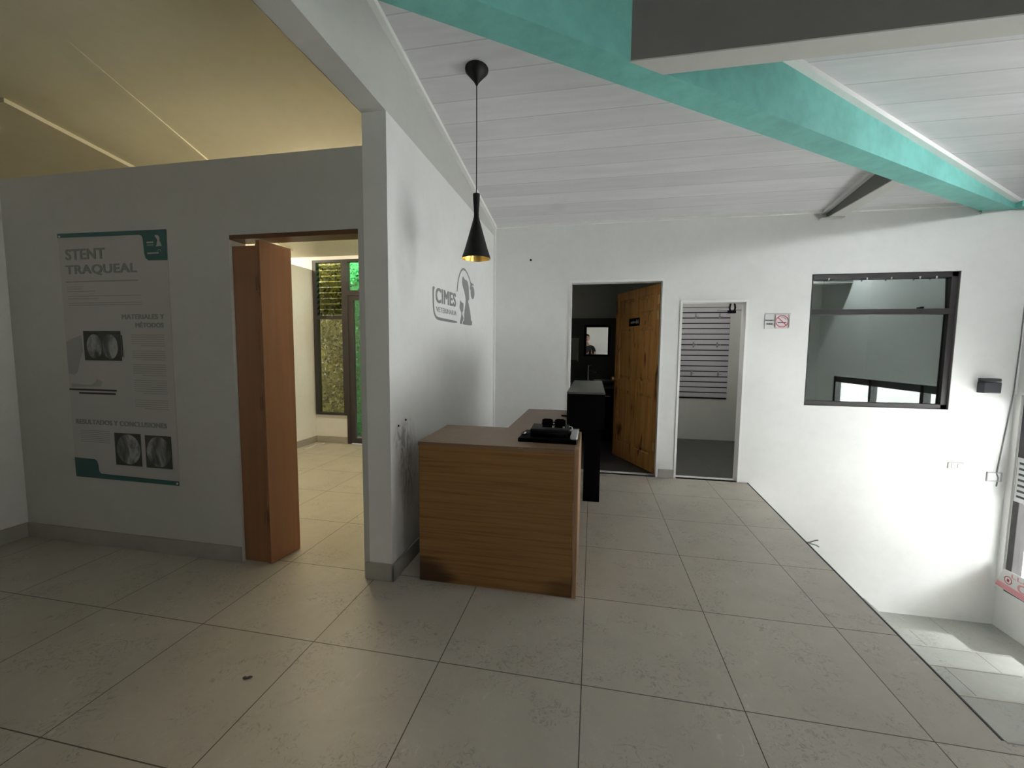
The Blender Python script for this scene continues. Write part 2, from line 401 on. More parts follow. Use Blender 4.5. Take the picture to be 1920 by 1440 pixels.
# fascia beam over it, from the wall top up to the ceiling
def slab(x0, x1, y0, y1, zb):
    return MB().prism([(x0, y0, zb), (x1, y0, zb), (x1, y1, zb), (x0, y1, zb)], [(x0, y0, zc(y0)), (x1, y0, zc(y0)), (x1, y1, zc(y1)), (x0, y1, zc(y1))])
struct('trim_3', slab(XC2, XC-.001, YR, YF+.1, 2.578), 'off', 'grey white beam over the desk wall')
# poster wall
FO = (-2.104, -1.275, 0, 1.982)
struct('wall_left_partition', wall_xz(MB(), XL, XC2, 0, 2.412, YA, YA2, [FO]), 'off')
struct('wall_pillar', MB().box(XC2, XC, YA-.001, YA2, 0, 2.578), 'scuff_shade')
struct('wall_left', MB().box(XL-.12, XL, YR-.1, YF+.1, -.1, 2.412), 'white')
struct('wall_outer', MB().box(-7.1, -7, YR-.1, YF+.1, -.1, 3.7), 'off')
struct('wall_rear', MB().box(-7.1, XR+.12, YR-.12, YR, ZL-.1, 3.7), 'white')
struct('wall_right', wall_yz(MB(), YR-.1, YB2, ZL-.1, 3.7, XR, XR+.12, [(1.75, 4.45, -.83, .975), (-1.6, -.6, -.83, 1.6)]), 'white')
# ceilings: one sloping plane
def ceil_mb(x0, x1, y0, y1):
    return MB().prism([(x0, y0, zc(y0)), (x1, y0, zc(y0)), (x1, y1, zc(y1)), (x0, y1, zc(y1))], [(x0, y0, zc(y0)+.08), (x1, y0, zc(y0)+.08), (x1, y1, zc(y1)+.08), (x0, y1, zc(y1)+.08)])
struct('ceiling', ceil_mb(XC-.05, XR+.12, YR-.12, 6.9), 'ceil')
struct('ceiling', ceil_mb(-7.1, XC-.05, YR-.12, YF+.12), 'cream')
# mouldings
def mould(x0, x1, y0, y1, h):
    return MB().prism([(x0, y0, zc(y0)-h), (x1, y0, zc(y0)-h), (x1, y1, zc(y1)-h), (x0, y1, zc(y1)-h)], [(x0, y0, zc(y0)+.01), (x1, y0, zc(y0)+.01), (x1, y1, zc(y1)+.01), (x0, y1, zc(y1)+.01)])
struct('trim_4', mould(XC, XC+.035, YR, YB, .03), 'trim')
struct('trim_5', MB().box(XC+.035, 3.30, YB-.03, YB, 2.652, 2.685), 'trim')
struct('trim_6', MB().box(XC, XC+.022, YB-.022, YB, .1, 2.65), 'trim')
# battens on the cream ceiling
struct('trim_7', mould(-3.955, -3.905, 2.20, 4.9, .028), 'cream')
struct('trim_8', MB().prism([(-2.94, 1.92, zc(1.92)-.001), (-2.90, 1.92, zc(1.92)-.001), (-3.18, 3.1, zc(3.1)-.012), (-3.25, 3.1, zc(3.1)-.012)], [(-2.94, 1.92, zc(1.92)+.01), (-2.90, 1.92, zc(1.92)+.01), (-3.18, 3.1, zc(3.1)+.01), (-3.25, 3.1, zc(3.1)+.01)]), 'cream')
# teal beam across the ceiling
d = Vector((3.62-.13, 4.53-1.995, 0)).normalized(); nrm = Vector((-d.y, d.x, 0)); P0 = Vector((.13, 1.995, 0))
a = P0-d*((.13+1.10)/d.x); b = P0+d*((3.62-.13)/d.x)
a2 = a+nrm*.155; a2 = a2-d*((a2.x+1.10)/d.x); b2 = b+nrm*.155; b2 = b2+d*((YB-b2.y)/d.y); b = b+d*((YB-b.y)/d.y)
q = [a, b, b2, a2]
struct('trim_9', MB().prism([(v.x, v.y, 2.607) for v in q], [(v.x, v.y, zc(v.y)) for v in q]), 'teal', 'teal painted beam crossing the ceiling')
struct('trim_10', MB().box(b.x-.03, XR, YB-.085, YB, 2.607, 2.655), 'teal')
n2 = nrm*-.035; q = [a, b, b+n2, a+n2]
struct('trim_11', MB().prism([(v.x, v.y, zc(v.y)-.03) for v in q], [(v.x, v.y, zc(v.y)+.01) for v in q]), 'trim')
struct('trim_12', MB().box(b.x, XR, YB-.09, YB-.0, 2.655, 2.684), 'trim')
# grey beam running to the right
struct('trim_13', MB().prism([(.125, 1.995, 2.606), (XR, 1.995, 2.606), (XR, 2.107, 2.606), (.28, 2.107, 2.606)], [(.125, 1.995, zc(1.995)), (XR, 1.995, zc(1.995)), (XR, 2.107, zc(2.107)), (.28, 2.107, zc(2.107))]), 'beamgrey', 'grey beam joining the teal beam')
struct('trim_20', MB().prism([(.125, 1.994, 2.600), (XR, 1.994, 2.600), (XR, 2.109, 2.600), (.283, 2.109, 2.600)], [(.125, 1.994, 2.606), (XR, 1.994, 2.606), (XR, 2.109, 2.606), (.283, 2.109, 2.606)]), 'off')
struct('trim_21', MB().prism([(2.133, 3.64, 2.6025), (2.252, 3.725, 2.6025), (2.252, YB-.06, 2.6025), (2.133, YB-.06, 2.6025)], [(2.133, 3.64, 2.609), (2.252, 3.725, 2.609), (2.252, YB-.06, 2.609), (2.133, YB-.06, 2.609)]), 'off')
# short grey beam at the back wall
struct('trim_14', slab(2.135, 2.25, 3.62, YB, 2.609), 'beamgrey', 'short beam above the dark window')
struct('trim_15', mould(2.095, 2.134, 3.55, YB, .03), 'trim')
struct('trim_16', MB().box(2.07, 2.262, YB-.06, YB, 2.590, 2.601), 'off')

# rooms behind the back wall
struct('wall_bath_back', MB().box(XC, .78, 6.5, 6.6, 1.83, 2.75), 'bath_up')
struct('wall_bath_back', MB().box(XC, .78, 6.495, 6.6, 0, 1.83), 'bath_low')
struct('wall_bath_side', MB().box(.76, .81, YB2, 6.7, 0, 1.83), 'bath_low')
struct('wall_bath_side', MB().box(.762, .808, YB2, 6.7, 1.83, 2.75), 'bath_up')
struct('wall_bath_left', MB().box(XC, XC+.01, YB2, 6.6, 0, 1.83), 'bath_low')
struct('wall_store_left', MB().box(.81, .82, YB2, 6.7, 0, 2.75), 'off')
struct('wall_store_back', MB().box(.78, 2.3, 6.677, 6.8, 0, 2.75), 'off')
struct('wall_store_right', MB().box(2.2, 2.28, YB2, 6.8, 0, 2.75), 'off')
struct('wall_office_back', MB().box(2.28, XR+.12, 6.677, 6.8, 0, 2.75), 'bath_up')
struct('wall_office_right', MB().box(XR, XR+.12, YB2, 6.8, -.1, 2.75), 'bath_up')

# skirtings
struct('baseboard_left', MB().box(XL, -2.104, YA-.012, YA, 0, .10, .003), 'skirt')
struct('baseboard_left', MB().box(XL, XL+.012, YR, YA, 0, .10, .003), 'skirt')
struct('baseboard_pillar', MB().box(-1.262, XC+.012, YA-.014, YA, 0, .10, .003), 'skirt')
struct('baseboard_desk', MB().box(XC, XC+.012, YA-.014, YB, 0, .10, .003), 'skirt')
struct('baseboard_back', MB().box(.703, .862, YB-.012, YB, 0, .09, .003), 'skirt')
struct('baseboard_back', MB().box(XC, -.30, YB-.012, YB, 0, .09, .003), 'skirt')
struct('baseboard_room', MB().box(XL, XL+.012, YA2, YF, 0, .09, .003).box(XL, -3.35, YF-.012, YF, 0, .09, .003), 'skirt')

# door linings
def lining(name, D, mat, t=.022, out=.008):
    x0, x1, z0, z1 = D; r = sthing(name, (x0, YB, 0))
    MB().box(x0, x0+t, YB-out, YB2+.005, 0, z1).build('jamb', mat, r); MB().box(x1-t, x1, YB-out, YB2+.005, 0, z1).build('jamb', mat, r)
    MB().box(x0, x1, YB-out-.001, YB2+.005, z1-t, z1).build('head', mat, r); return r
lining('door_1', D1, 'trim'); lining('door_2', D2, 'trim')

# ------------------------------------------------------------------ back room
struct('wall_yard', MB().box(-5.2, -1.3, 5.84, 5.95, -.1, 3.1), 'leafback')
struct('wall_far', wall_xz(MB(), -7.1, XC2, 0, 2.62, YF, YF+.1, [(-3.83, -2.42, .40, 2.535), (-3.345, -2.42, 0, .41)]), 'white')
w2 = sthing('window_2', (-3.59, YF, .4))
w2f = MB(); yf0, yf1 = YF-.03, YF+.04
w2f.box(-3.83, -3.775, yf0, yf1, .40, 2.535).box(-3.39, -3.345, yf0, yf1, .40, 2.535).box(-3.775, -3.39, yf0, yf1, 2.50, 2.535).box(-3.775, -3.39, yf0, yf1, 1.735, 1.782).box(-3.775, -3.39, yf0, yf1, .40, .432)
w2f.build('window_frame', 'darkframe', w2)
MB().box(-3.775, -3.39, YF, YF+.005, .432, 1.735).build('pane', 'yellowglass', w2)
for k in range(9):
    z = 1.80+k*.076
    MB().box(-3.77, -3.395, -.045, .045, -.002, .002).xf(Matrix.Translation((0, YF, z+.03)) @ Matrix.Rotation(math.radians(50), 4, 'X')).build('louvre', 'louvre', w2)
d3 = sthing('door_3', (-2.9, YF, 0))
f3 = MB(); f3.box(-3.345, -3.30, yf0, yf1, 0, 2.535).box(-2.46, -2.42, yf0, yf1, 0, 2.535).box(-3.30, -2.46, yf0, yf1, 2.50, 2.535).box(-3.30, -2.46, yf0, yf1, 2.05, 2.12)
f3.build('door_frame', 'darkframe', d3)
lf = MB().box(-3.30, -3.225, YF-.02, YF+.02, .01, 2.05).box(-2.53, -2.46, YF-.02, YF+.02, .01, 2.05).box(-3.225, -2.53, YF-.02, YF+.02, 1.99, 2.05).box(-3.225, -2.53, YF-.02, YF+.02, .01, .085).build('door_leaf', 'darkframe', d3)
MB().box(-3.225, -2.53, YF-.003, YF+.003, .085, 1.99).build('pane', 'glass', lf)
MB().box(-3.30, -2.46, YF-.003, YF+.003, 2.12, 2.50).build('transom_pane', 'glass', d3)
# hedge of leaves outside
def hedge(name, x0, x1, n, mat, label, z0=.0):
    mb = MB(); mb.box(x0, x1, 5.72, 5.80, z0, 3.0)
    for _ in range(n):
        c = Vector((random.uniform(x0, x1), 5.70-random.random()*.07, random.uniform(z0, 3.0))); s = random.uniform(.018, .034)
        rm = Matrix.Rotation(random.uniform(0, 6.28), 3, 'Y') @ Matrix.Rotation(random.uniform(-1, 1), 3, 'X') @ Matrix.Rotation(random.uniform(-.8, .8), 3, 'Z')
        pts = [(-s, 0, 0), (-.2*s, .15*s, -.5*s), (s, 0, 0), (-.2*s, .15*s, .5*s)]
        mb.bm.faces.new([mb.bm.verts.new(c+rm @ Vector(p)) for p in pts])
    o = mb.build(name, mat); tag(o, label, 'hedge', kind='stuff'); return o
hedge('leaf_hedge', -4.6, -3.63, 4500, 'leafY', 'olive yellow wall of leaves behind the louvred window')
hedge('leaf_hedge', -3.60, -2.0, 6000, 'leafG', 'bright green wall of leaves behind the glass door')
struct('floor_outside', MB().box(-5.2, -1.3, YF+.1, 6.6, -.1, -.005), 'beamgrey')

struct('sky_block_eave', MB().box(-5.2, -1.3, YF+.1, 5.66, 3.02, 3.1), 'outside')  # unseen eave, added to cut the sky light on the leaves
# warm tube lamp on the side wall of the back room
def tube_lamp(xa, xb, y, label, mat='tube'):
    z = zc(y); tl = thing('tube_lamp', ((xa+xb)/2, y, z), label, 'lamp')
    MB().box(xa, xb, y-.03, y+.03, z-.035, z+.002, .006).build('housing', 'trim', tl)
    MB().tube([(xa+.04, y, z-.055), (xb-.04, y, z-.055)], .016, 16).build('tube', mat, tl, True)
    for x in (xa+.02, xb-.02): MB().box(x-.012, x+.012, y-.02, y+.02, z-.075, z-.03, .004).build('socket', 'plug', tl)
tube_lamp(-5.15, -3.93, 4.47, 'warm tube lamp on the ceiling beyond the low side wall', 'tubedim')
tube_lamp(-3.1, -1.88, 3.75, 'warm tube lamp on the ceiling inside the back room')
tube_lamp(2.45, 3.55, 2.32, 'white tube lamp on the ceiling behind the long grey beam', 'tubemain')
tube_lamp(.95, 1.85, 5.0, 'tube lamp on the store room ceiling above the slatwall', 'tubewhite')
cc = MB().tube([(-3.70, 4.73, .006), (-3.685, 4.80, .006), (-3.70, 4.88, .006), (-3.72, 4.99, .006), (-3.66, 5.10, .006)], .006).build('cable', 'plug', None, True)
tag(cc, 'loose white cable lying on the tiles of the back room', 'cable')

# brown folding door in the partition
fd = sthing('door_4', (-2.10, 2.14, 0), 'brown folding door pushed to the left of the opening')
MB().box(-2.104, -1.275, YA+.005, YA2-.005, 1.957, 1.982).build('track', 'frieze', fd)
for (x0, x1, y0, y1) in ((-2.10, -1.93, 2.125, 2.150),):
    MB().box(x0, x1, y0, y1, .008, 1.922, .004).build('panel', 'fold', fd)
def leaf(p0, p1, t, z0, z1):
    p0 = Vector(p0); p1 = Vector(p1); n = Vector((-(p1-p0).y, (p1-p0).x)).normalized()*t/2
    return MB().poly([tuple(p0+n), tuple(p1+n), tuple(p1-n), tuple(p0-n)], 2, z0, z1)
leaf((-1.925, 2.125), (-1.893, 2.34), .03, .004, 1.95).build('panel', 'fold', fd)
leaf((-1.96, 2.16), (-1.945, 2.34), .03, .008, 1.94).build('panel', 'fold', fd)
for z in (.3, 1.0, 1.7): MB().tube([(-1.932, 2.118, z-.04), (-1.932, 2.118, z+.04)], .006).build('hinge', 'frieze', fd, True)

# ------------------------------------------------------------------ pine door of the bathroom
pd = sthing('door_5', (.69, 4.63, 0), 'open pine panel door with dark sign plate')
ang = math.degrees(math.atan2(5.42-4.63, .30-.69)); BL = .90
MT = Matrix.Translation((.69, 4.63, 0)) @ Matrix.Rotation(math.radians(ang), 4, 'Z')   # leaf along +x local, camera side = +y local
lb = MB(); T = .022
stiles = [(0, .10), (.40, .50), (.80, .90)]; rails = [(.008, .20), (.86, .99), (1.60, 1.74), (1.945, 2.045)]
for s0, s1 in stiles: lb.box(s0, s1, -T, T, .008, 2.045, .003)
for r0, r1 in rails: lb.box(.002, .898, -T+.0005, T-.0005, r0, r1, .003)
lb = lb.xf(MT).build('door_leaf', 'pine', pd)
for p0, p1 in ((.10, .40), (.50, .80)):
    for z0, z1 in ((.20, .86), (.99, 1.60), (1.74, 1.945)):
        pm = MB().box(p0-.002, p1+.002, -.004, .004, z0-.002, z1+.002); pm.box(p0+.028, p1-.028, -.014, .014, z0+.028, z1-.028, .010, 1)
        pm.xf(MT).build('panel', 'pine', lb)
hb = MB(); hb.lathe([(.028, 0), (.030, .004), (.012, .012), (.010, .035), (.026, .045), (.030, .060), (.022, .074), (.0, .076)], (.835, T, .985), 24, 'y', False)
hb.lathe([(.028, 0), (.030, -.004), (.012, -.012), (.010, -.035), (.026, -.045), (.030, -.060), (.022, -.074), (.0, -.076)], (.835, -T, .985), 24, 'y', False)
hb.xf(MT).build('handle', 'brass', pd, True)
for z in (.3, 1.72, 1.88):
    MB().tube([(.0, T+.004, z-.045), (.0, T+.004, z+.045)], .009).box(.0, .03, T-.001, T+.003, z-.045, z+.045).xf(MT).build('hinge', 'brass', pd, True)
sp = MB().box(.36, .58, T, T+.006, 1.625, 1.715, .002).xf(MT).build('sign_plate', 'black', pd); sp['label'] = 'small dark plate with white lettering'
tm = MB(); add_text(tm, 'BAÑOS', (.535, T+.0065, 1.655), (-1, 0, 0), (0, 0, 1), .10, .030, .01)
for i in (0, 1):
    x = .415-i*.03; tm.ball((x, T+.0075, 1.690), .006, (1, .2, 1), 1); tm.box(x-.006, x+.006, T+.006, T+.0085, 1.650, 1.682)
tm.xf(MT).build('sign_lettering', 'signwhite', sp)

# ------------------------------------------------------------------ dark window in the back wall
w1 = sthing('window_1', (2.65, YB, .82)); x0, x1, z0, z1 = W1
fr = MB(); fy0, fy1 = YB+.02, YB+.08
fr.box(x0, x0+.022, fy0, fy1, z0, z1, .003).box(x1-.055, x1, fy0, fy1, z0, z1, .003).box(x0, x1, fy0, fy1, z1-.05, z1, .003).box(x0, x1, fy0, fy1, z0, z0+.045, .003).box(x0+.01, x1-.01, fy0-.004, fy1, 1.700, 1.752, .003)
fr.build('window_frame', 'darkframe', w1)
MB().box(x0+.02, x1-.05, YB+.05, YB+.055, z0+.04, 1.705).build('pane', 'tinted', w1)
MB().box(x0+.02, x1-.05, -.003, .003, 0, .30).xf(Matrix.Translation((0, YB+.048, 1.748)) @ Matrix.Rotation(math.radians(-2.5), 4, 'X')).build('pane', 'tinted', w1)
for xx in (2.20, 2.52, 2.72, 2.95, 3.08): MB().box(xx-.006, xx+.006, YB+.012, YB+.022, 2.026, 2.048, .002).build('clip', 'silver', w1)
MB().box(2.98, 3.0, YB+.014, YB+.034, 1.752, 1.77).build('latch', 'black', w1)
MB().box(x1-.006, x1-.001, YB-.002, YB+.09, z0, z1).build('reveal', 'beamgrey', w1)

# ------------------------------------------------------------------ storefront in the right wall
w3 = sthing('window_3', (XR, 2.1, -.83)); sx0, sx1 = XR-.01, XR+.07
def glazing(w, ys, z0, z1, hdr):
    f = MB()
    for y in ys: f.box(sx0, sx1, y, y+.055, z0, z1, .004)
    f.box(sx0, sx1, ys[0], ys[-1]+.055, z1-hdr, z1, .004).box(sx0, sx1, ys[0], ys[-1]+.055, z0, z0+.045, .004)
    f.build('window_frame', 'darkframe', w)
    for y0_, y1_ in zip(ys, ys[1:]): MB().box(XR+.03, XR+.036, y0_+.055, y1_, z0+.045, z1-hdr).build('pane', 'glass', w)
glazing(w3, (1.75, 2.60, 3.52, 4.395), -.83, .975, .09)
w4 = sthing('added_fill_window', (XR, -1, -.83)); glazing(w4, (-1.6, -.655), -.83, 1.6, .05)  # unseen window, added to bring softer side light onto the desk wall
struct('trim_17', MB().box(XR-.015, XR+.02, 1.7, 4.50, .975, 1.0), 'trim')
struct('trim_18', MB().box(XR-.012, XR+.0, 4.47, YB, -.83, .975), 'trim')
# outside the storefront
struct('sky_block_canopy', MB().box(XR+.12, XR+2.3, -5, 9, 1.35, 1.45), 'off')  # unseen canopy, added to keep high sky light off the lower wall
struct('floor_street', MB().box(XR+.13, 26, -20, 24, ZL-.2, ZL-.1), 'outside')
M['facade'] = paint('dark_facade_paint', (.20, .19, .18, 1), .8)
ho = thing('building', (16, 4, ZL), 'unseen building across the street, made tall and dark to cut light', 'building')  # height and dark facade chosen to hold back low sky and street light
hw = MB().box(16, 18, -22, 30, ZL-.1, 5.4).build('wall', M['facade'], ho); MB().box(15.8, 18.2, -22.3, 30.3, 5.4, 5.6).build('roof', 'beamgrey', ho)
for k in range(6): MB().box(15.97, 16.0, -10+k*5, -8+k*5, -.6, .7).build('window', 'darkframe', ho)

# banner on the sill
bn = thing('banner', (3.73, 4.05, -.82), 'white and red banner leaning on the storefront sill', 'banner')
MB().prism([(3.735, 4.500, -.80), (3.735, 3.60, -.83), (3.735, 3.55, -.60), (3.735, 4.435, -.615)], [(3.732, 4.500, -.80), (3.732, 3.60, -.83), (3.732, 3.55, -.60), (3.732, 4.435, -.615)]).build('sheet', 'signwhite', bn)
e = MB(); yv = (0, -1, 0); zv = (0, 0, 1)
MB().prism([(3.7315, 4.497, -.795), (3.7315, 3.62, -.825), (3.7315, 3.62, -.790), (3.7315, 4.480, -.745)], [(3.7305, 4.497, -.795), (3.7305, 3.62, -.825), (3.7305, 3.62, -.790), (3.7305, 4.480, -.745)]).build('red_band', 'pinkred', bn)
add_text(e, 'LLAME', (3.7315, 4.36, -.665), yv, zv, .30, .035, .02); e.build('lettering', 'pinkred', bn); e = MB(); add_text(e, 'OP', (3.7315, 4.30, -.755), yv, zv, .17, .075, .04)
e.build('lettering', 'pinkred', bn)
r = MB(); r.lathe([(.030, 0), (.036, 0), (.036, .001), (.030, .001), (.030, 0)], (3.7305, 4.385, -.70), 24, 'x', False)
r.box(3.7305, 3.7315, 4.375, 4.395, -.715, -.69).build('ring_mark', 'red', bn)
nt = thing('notice', (XR-.012, 4.36, .2), 'narrow printed notice taped to the storefront frame', 'notice')
MB().box(XR-.014, XR-.012, 4.31, 4.44, .02, .42).build('sheet', 'silver', nt)
e = MB()
for k in range(7): e.box(XR-.0148, XR-.0141, 4.33+.01*(k % 2), 4.42, .06+k*.05, .08+k*.05)
e.build('print_lines', 'ink', nt)

# ------------------------------------------------------------------ poster
PO = [(-3.383, 2.043), (-2.537, 2.034), (-2.546, .454), (-3.379, .460)]
ps = thing('poster', (-2.96, YA-.003, .46), 'tall vinyl poster with teal corners hung on the grey wall', 'poster')
Y1 = YA-.004
def on(mb, pts, d=.0008, yb=Y1):
    return mb.poly(pts, 1, yb-d, yb+.0)
M['vinyl'] = new_mat('grey_white_vinyl', (.50, .49, .47, 1), .5); M['ptxt'] = new_mat('slate_print', (.25, .275, .27, 1), .6)
M['pteal'] = new_mat('dark_teal_print', (.022, .105, .105, 1), .5); M['pline'] = new_mat('fine_grey_print', (.30, .29, .27, 1), .6); M['pphoto'] = new_mat('photo_black_print', (.035, .035, .035, 1), .5)
M['pphotogrey'] = new_mat('photo_grey_print', (.37, .365, .36, 1), .5)
on(MB(), PO, .003, YA-.001).build('sheet', 'vinyl', ps)
t = MB()
on(t, [(-3.383, 2.043), (-3.382, 2.017), (-2.74, 2.010), (-2.722, 2.004), (-2.714, 1.985), (-2.708, 1.895), (-2.700, 1.868), (-2.680, 1.855), (-2.539, 1.853), (-2.537, 2.034)])
t.build('teal_corner', 'pteal', ps); t = MB()
on(t, [(-3.381, .590), (-3.215, .587), (-3.195, .578), (-3.186, .555), (-3.180, .505), (-3.165, .492), (-2.546, .482), (-2.546, .454), (-3.379, .460)])
t.build('teal_corner', 'pteal', ps)
Y2 = Y1-.001
def dog(mb, ox, oz, s, yv):
    pts = [(3.42, 1.951), (3.445, 1.94), (3.529, 1.933), (3.582, 1.886), (3.6, 1.78), (3.573, 1.764), (3.624, 1.683), (3.658, 1.595), (3.681, 1.551), (3.412, 1.545), (3.462, 1.596), (3.473, 1.678), (3.5, 1.763), (3.461, 1.828), (3.401, 1.894)]
    return mb.poly([(ox+(p[0]-3.4)*s, oz+(p[1]-1.54)*s) for p in pts], 1, yv-.0006, yv)
t = MB(); dog(t, -2.622, 1.935, .17, Y1-.0009)
t.box(-2.685, -2.635, Y1-.0014, Y1-.0009, 1.957, 1.966).box(-2.685, -2.635, Y1-.0014, Y1-.0009, 1.944, 1.948).box(-2.685, -2.60, Y1-.0014, Y1-.0009, 1.893, 1.901)
t.tube([(-2.61, Y1-.0006, 1.905), (-2.60, Y1-.0006, 1.917), (-2.588, Y1-.0006, 1.915), (-2.583, Y1-.0006, 1.905)], .0016, 5)
t.build('white_mark', 'vinyl', ps)
t = MB(); xd, zd = (1, 0, 0), (0, 0, 1)
add_text(t, 'STENT', (-3.330, Y1, 1.876), xd, zd, .318, .068, .055); add_text(t, 'TRAQUEAL', (-3.338, Y1, 1.776), xd, zd, .566, .068, .055)
t.build('heading', 'ptxt', ps); t = MB()
add_text(t, 'MATERIALES Y', (-2.912, Y1, 1.500), xd, zd, .325, .030, .06); add_text(t, 'MÉTODOS', (-2.81, Y1, 1.448), xd, zd, .215, .036, .06)
t.build('heading', 'ptxt', ps); t = MB()
add_text(t, 'RESULTADOS Y CONCLUSIONES', (-3.345, Y1, .818), xd, zd, .73, .032, .06)
t.build('heading', 'ptxt', ps)
t = MB()
def ln(x0, x1, z, h=.0035): t.box(x0, x1, Y1-.0007, Y1-.0001, z, z+h)
ln(-3.342, -2.77, 1.735, .007)
for x1, z in ((-3.20, 1.705), (-3.22, 1.692), (-3.11, 1.676), (-2.75, 1.645), (-3.085, 1.630), (-2.75, 1.602), (-2.75, 1.589)): ln(-3.335, x1, z)
t.build('fine_print', 'pline', ps)
for z0, n in ((1.40, 6), (1.30, 5), (1.215, 6), (1.115, 7), (.99, 5)):
    t = MB()
    for k in range(n): ln(-2.85+(.07 if k == n-1 else 0), -2.595, z0-k*.0135)
    t.build('fine_print', 'pline', ps)
t = MB()
for k in range(7): ln(-3.315, -3.072, .775-k*.0125)
t.build('fine_print', 'pline', ps)
for (xa, xb, za, zb) in ((-3.230, -2.931, 1.238, 1.426), (-3.034, -2.824, .561, .772), (-2.791, -2.588, .558, .768)): MB().box(xa, xb, Y2-.0005, Y2+.0003, za, zb).build('photo_print', 'pphoto', ps)
MB().box(-2.927, -2.918, Y2-.0005, Y2, 1.262, 1.40).build('dark_line', 'pphoto', ps); MB().box(-3.38, -2.99, Y2-.0005, Y2, 1.04, 1.052).box(-3.30, -3.0, Y2-.0005, Y2, 1.018, 1.030).build('table_line', 'pphoto', ps)
def xray():
    m = new_mat('scan_print', (.3, .3, .3, 1), .5); tt = NT(m); n = tt.noise(tt.pos((1, 1, .4), rot=(0, .5, 0)), 9, 4, .6, 1.2)
    tt.lk(tt.ramp(n, [(.35, g3(.05)), (.5, g3(.16)), (.62, g3(.42)), (.75, g3(.16))]), tt.b.inputs['Base Color']); return m
M['xray'] = xray()
for cx, cz, rx, rz in ((-3.145, 1.327, .062, .078), (-3.018, 1.327, .062, .078), (-2.925, .668, .094, .098), (-2.688, .664, .092, .098)):
    MB().poly([(cx+rx*math.cos(a*math.pi/18), cz+rz*math.sin(a*math.pi/18)) for a in range(36)], 1, Y2-.0012, Y2-.0004).build('scan_print', 'xray', ps)
t = MB()
on(t, [(-3.378, 1.36), (-3.25, 1.40), (-3.245, 1.30), (-3.27, 1.25), (-3.30, 1.16), (-3.33, 1.14), (-3.378, 1.15)], .0008)
t.build('faded_print', 'pphotogrey', ps); t = MB()
on(t, [(-3.36, 1.06), (-3.12, 1.07), (-3.10, 1.10), (-3.145, 1.12), (-3.16, 1.10), (-3.20, 1.078), (-3.36, 1.085)], .0008)
t.build('faded_print', 'pphotogrey', ps)
for x in (-3.365, -2.56): MB().lathe([(.007, 0), (.007, -.002), (.004, -.003)], (x, Y1-.001, 2.025 if x < -3 else .468), 12, 'y').build('eyelet', 'silver', ps)

# ------------------------------------------------------------------ wall logo
DOG = [(3.42, 1.951), (3.445, 1.94), (3.486, 1.93), (3.529, 1.933), (3.559, 1.919), (3.582, 1.886), (3.587, 1.846), (3.596, 1.8), (3.6, 1.78), (3.573, 1.764), (3.57, 1.753), (3.591, 1.727), (3.624, 1.683), (3.646, 1.637), (3.658, 1.595), (3.673, 1.575), (3.68, 1.602), (3.692, 1.576), (3.681, 1.551), (3.412, 1.545), (3.42, 1.563), (3.462, 1.596), (3.456, 1.636), (3.473, 1.678), (3.49, 1.716), (3.5, 1.763), (3.487, 1.796), (3.461, 1.828), (3.42, 1.862), (3.401, 1.894), (3.404, 1.929)]
CAT = [(3.356, 1.743), (3.38, 1.726), (3.433, 1.727), (3.433, 1.694), (3.423, 1.658), (3.4, 1.649), (3.4, 1.629), (3.428, 1.609), (3.436, 1.594), (3.404, 1.569), (3.387, 1.546), (3.34, 1.545), (3.352, 1.578), (3.375, 1.614), (3.379, 1.644), (3.348, 1.661), (3.329, 1.679), (3.34, 1.709)]
ARC = [(3.256, 1.797), (3.264, 1.839), (3.279, 1.884), (3.31, 1.937), (3.356, 1.988), (3.42, 2.023), (3.486, 2.023), (3.555, 2.0), (3.617, 1.965), (3.654, 1.931), (3.701, 1.935), (3.755, 1.923), (3.701, 1.918), (3.667, 1.902), (3.645, 1.864), (3.627, 1.877), (3.641, 1.916), (3.618, 1.944), (3.564, 1.981), (3.503, 2.005), (3.428, 2.004), (3.38, 1.982), (3.34, 1.947), (3.306, 1.898), (3.287, 1.852), (3.274, 1.8)]
FRM = [(2.74, 1.762), (2.765, 1.769), (2.78, 1.758), (2.765, 1.743), (2.761, 1.731), (2.762, 1.69), (2.765, 1.629), (2.776, 1.591), (2.804, 1.569), (2.847, 1.56), (3.263, 1.563), (3.263, 1.544), (2.841, 1.539), (2.795, 1.55), (2.762, 1.576), (2.746, 1.619), (2.742, 1.688)]
lg = thing('wall_logo', (XC, 3.2, 1.75), 'grey vinyl clinic logo with dog and cat on the white desk wall', 'logo')
L0, L1 = XC+.0005, XC+.002
MB().poly(chaikin(DOG), 0, L0, L1).build('dog_shape', 'logo', lg); MB().poly(chaikin(CAT), 0, L0, L1).build('cat_shape', 'logo', lg)
t = MB().poly(chaikin(ARC, 2), 0, L0, L1); t.poly([(3.708+.058*math.cos(a*math.pi/16), 1.852+.057*math.sin(a*math.pi/16)) for a in range(32)], 0, L0, L1); t.build('arc_shape', 'logo', lg)
MB().poly(chaikin(FRM, 2), 0, L0, L1).build('frame_line', 'logo', lg)
t = MB(); add_text(t, 'CIMES', (XC+.0005, 2.797, 1.660), (0, 1, .03), (0, 0, 1), .44, .107, .055, space=1.08)
add_text(t, 'VETERINARIA', (XC+.0005, 2.806, 1.597), (0, 1, .02), (0, 0, 1), .442, .036, .0)
t.build('lettering', 'logo', lg)

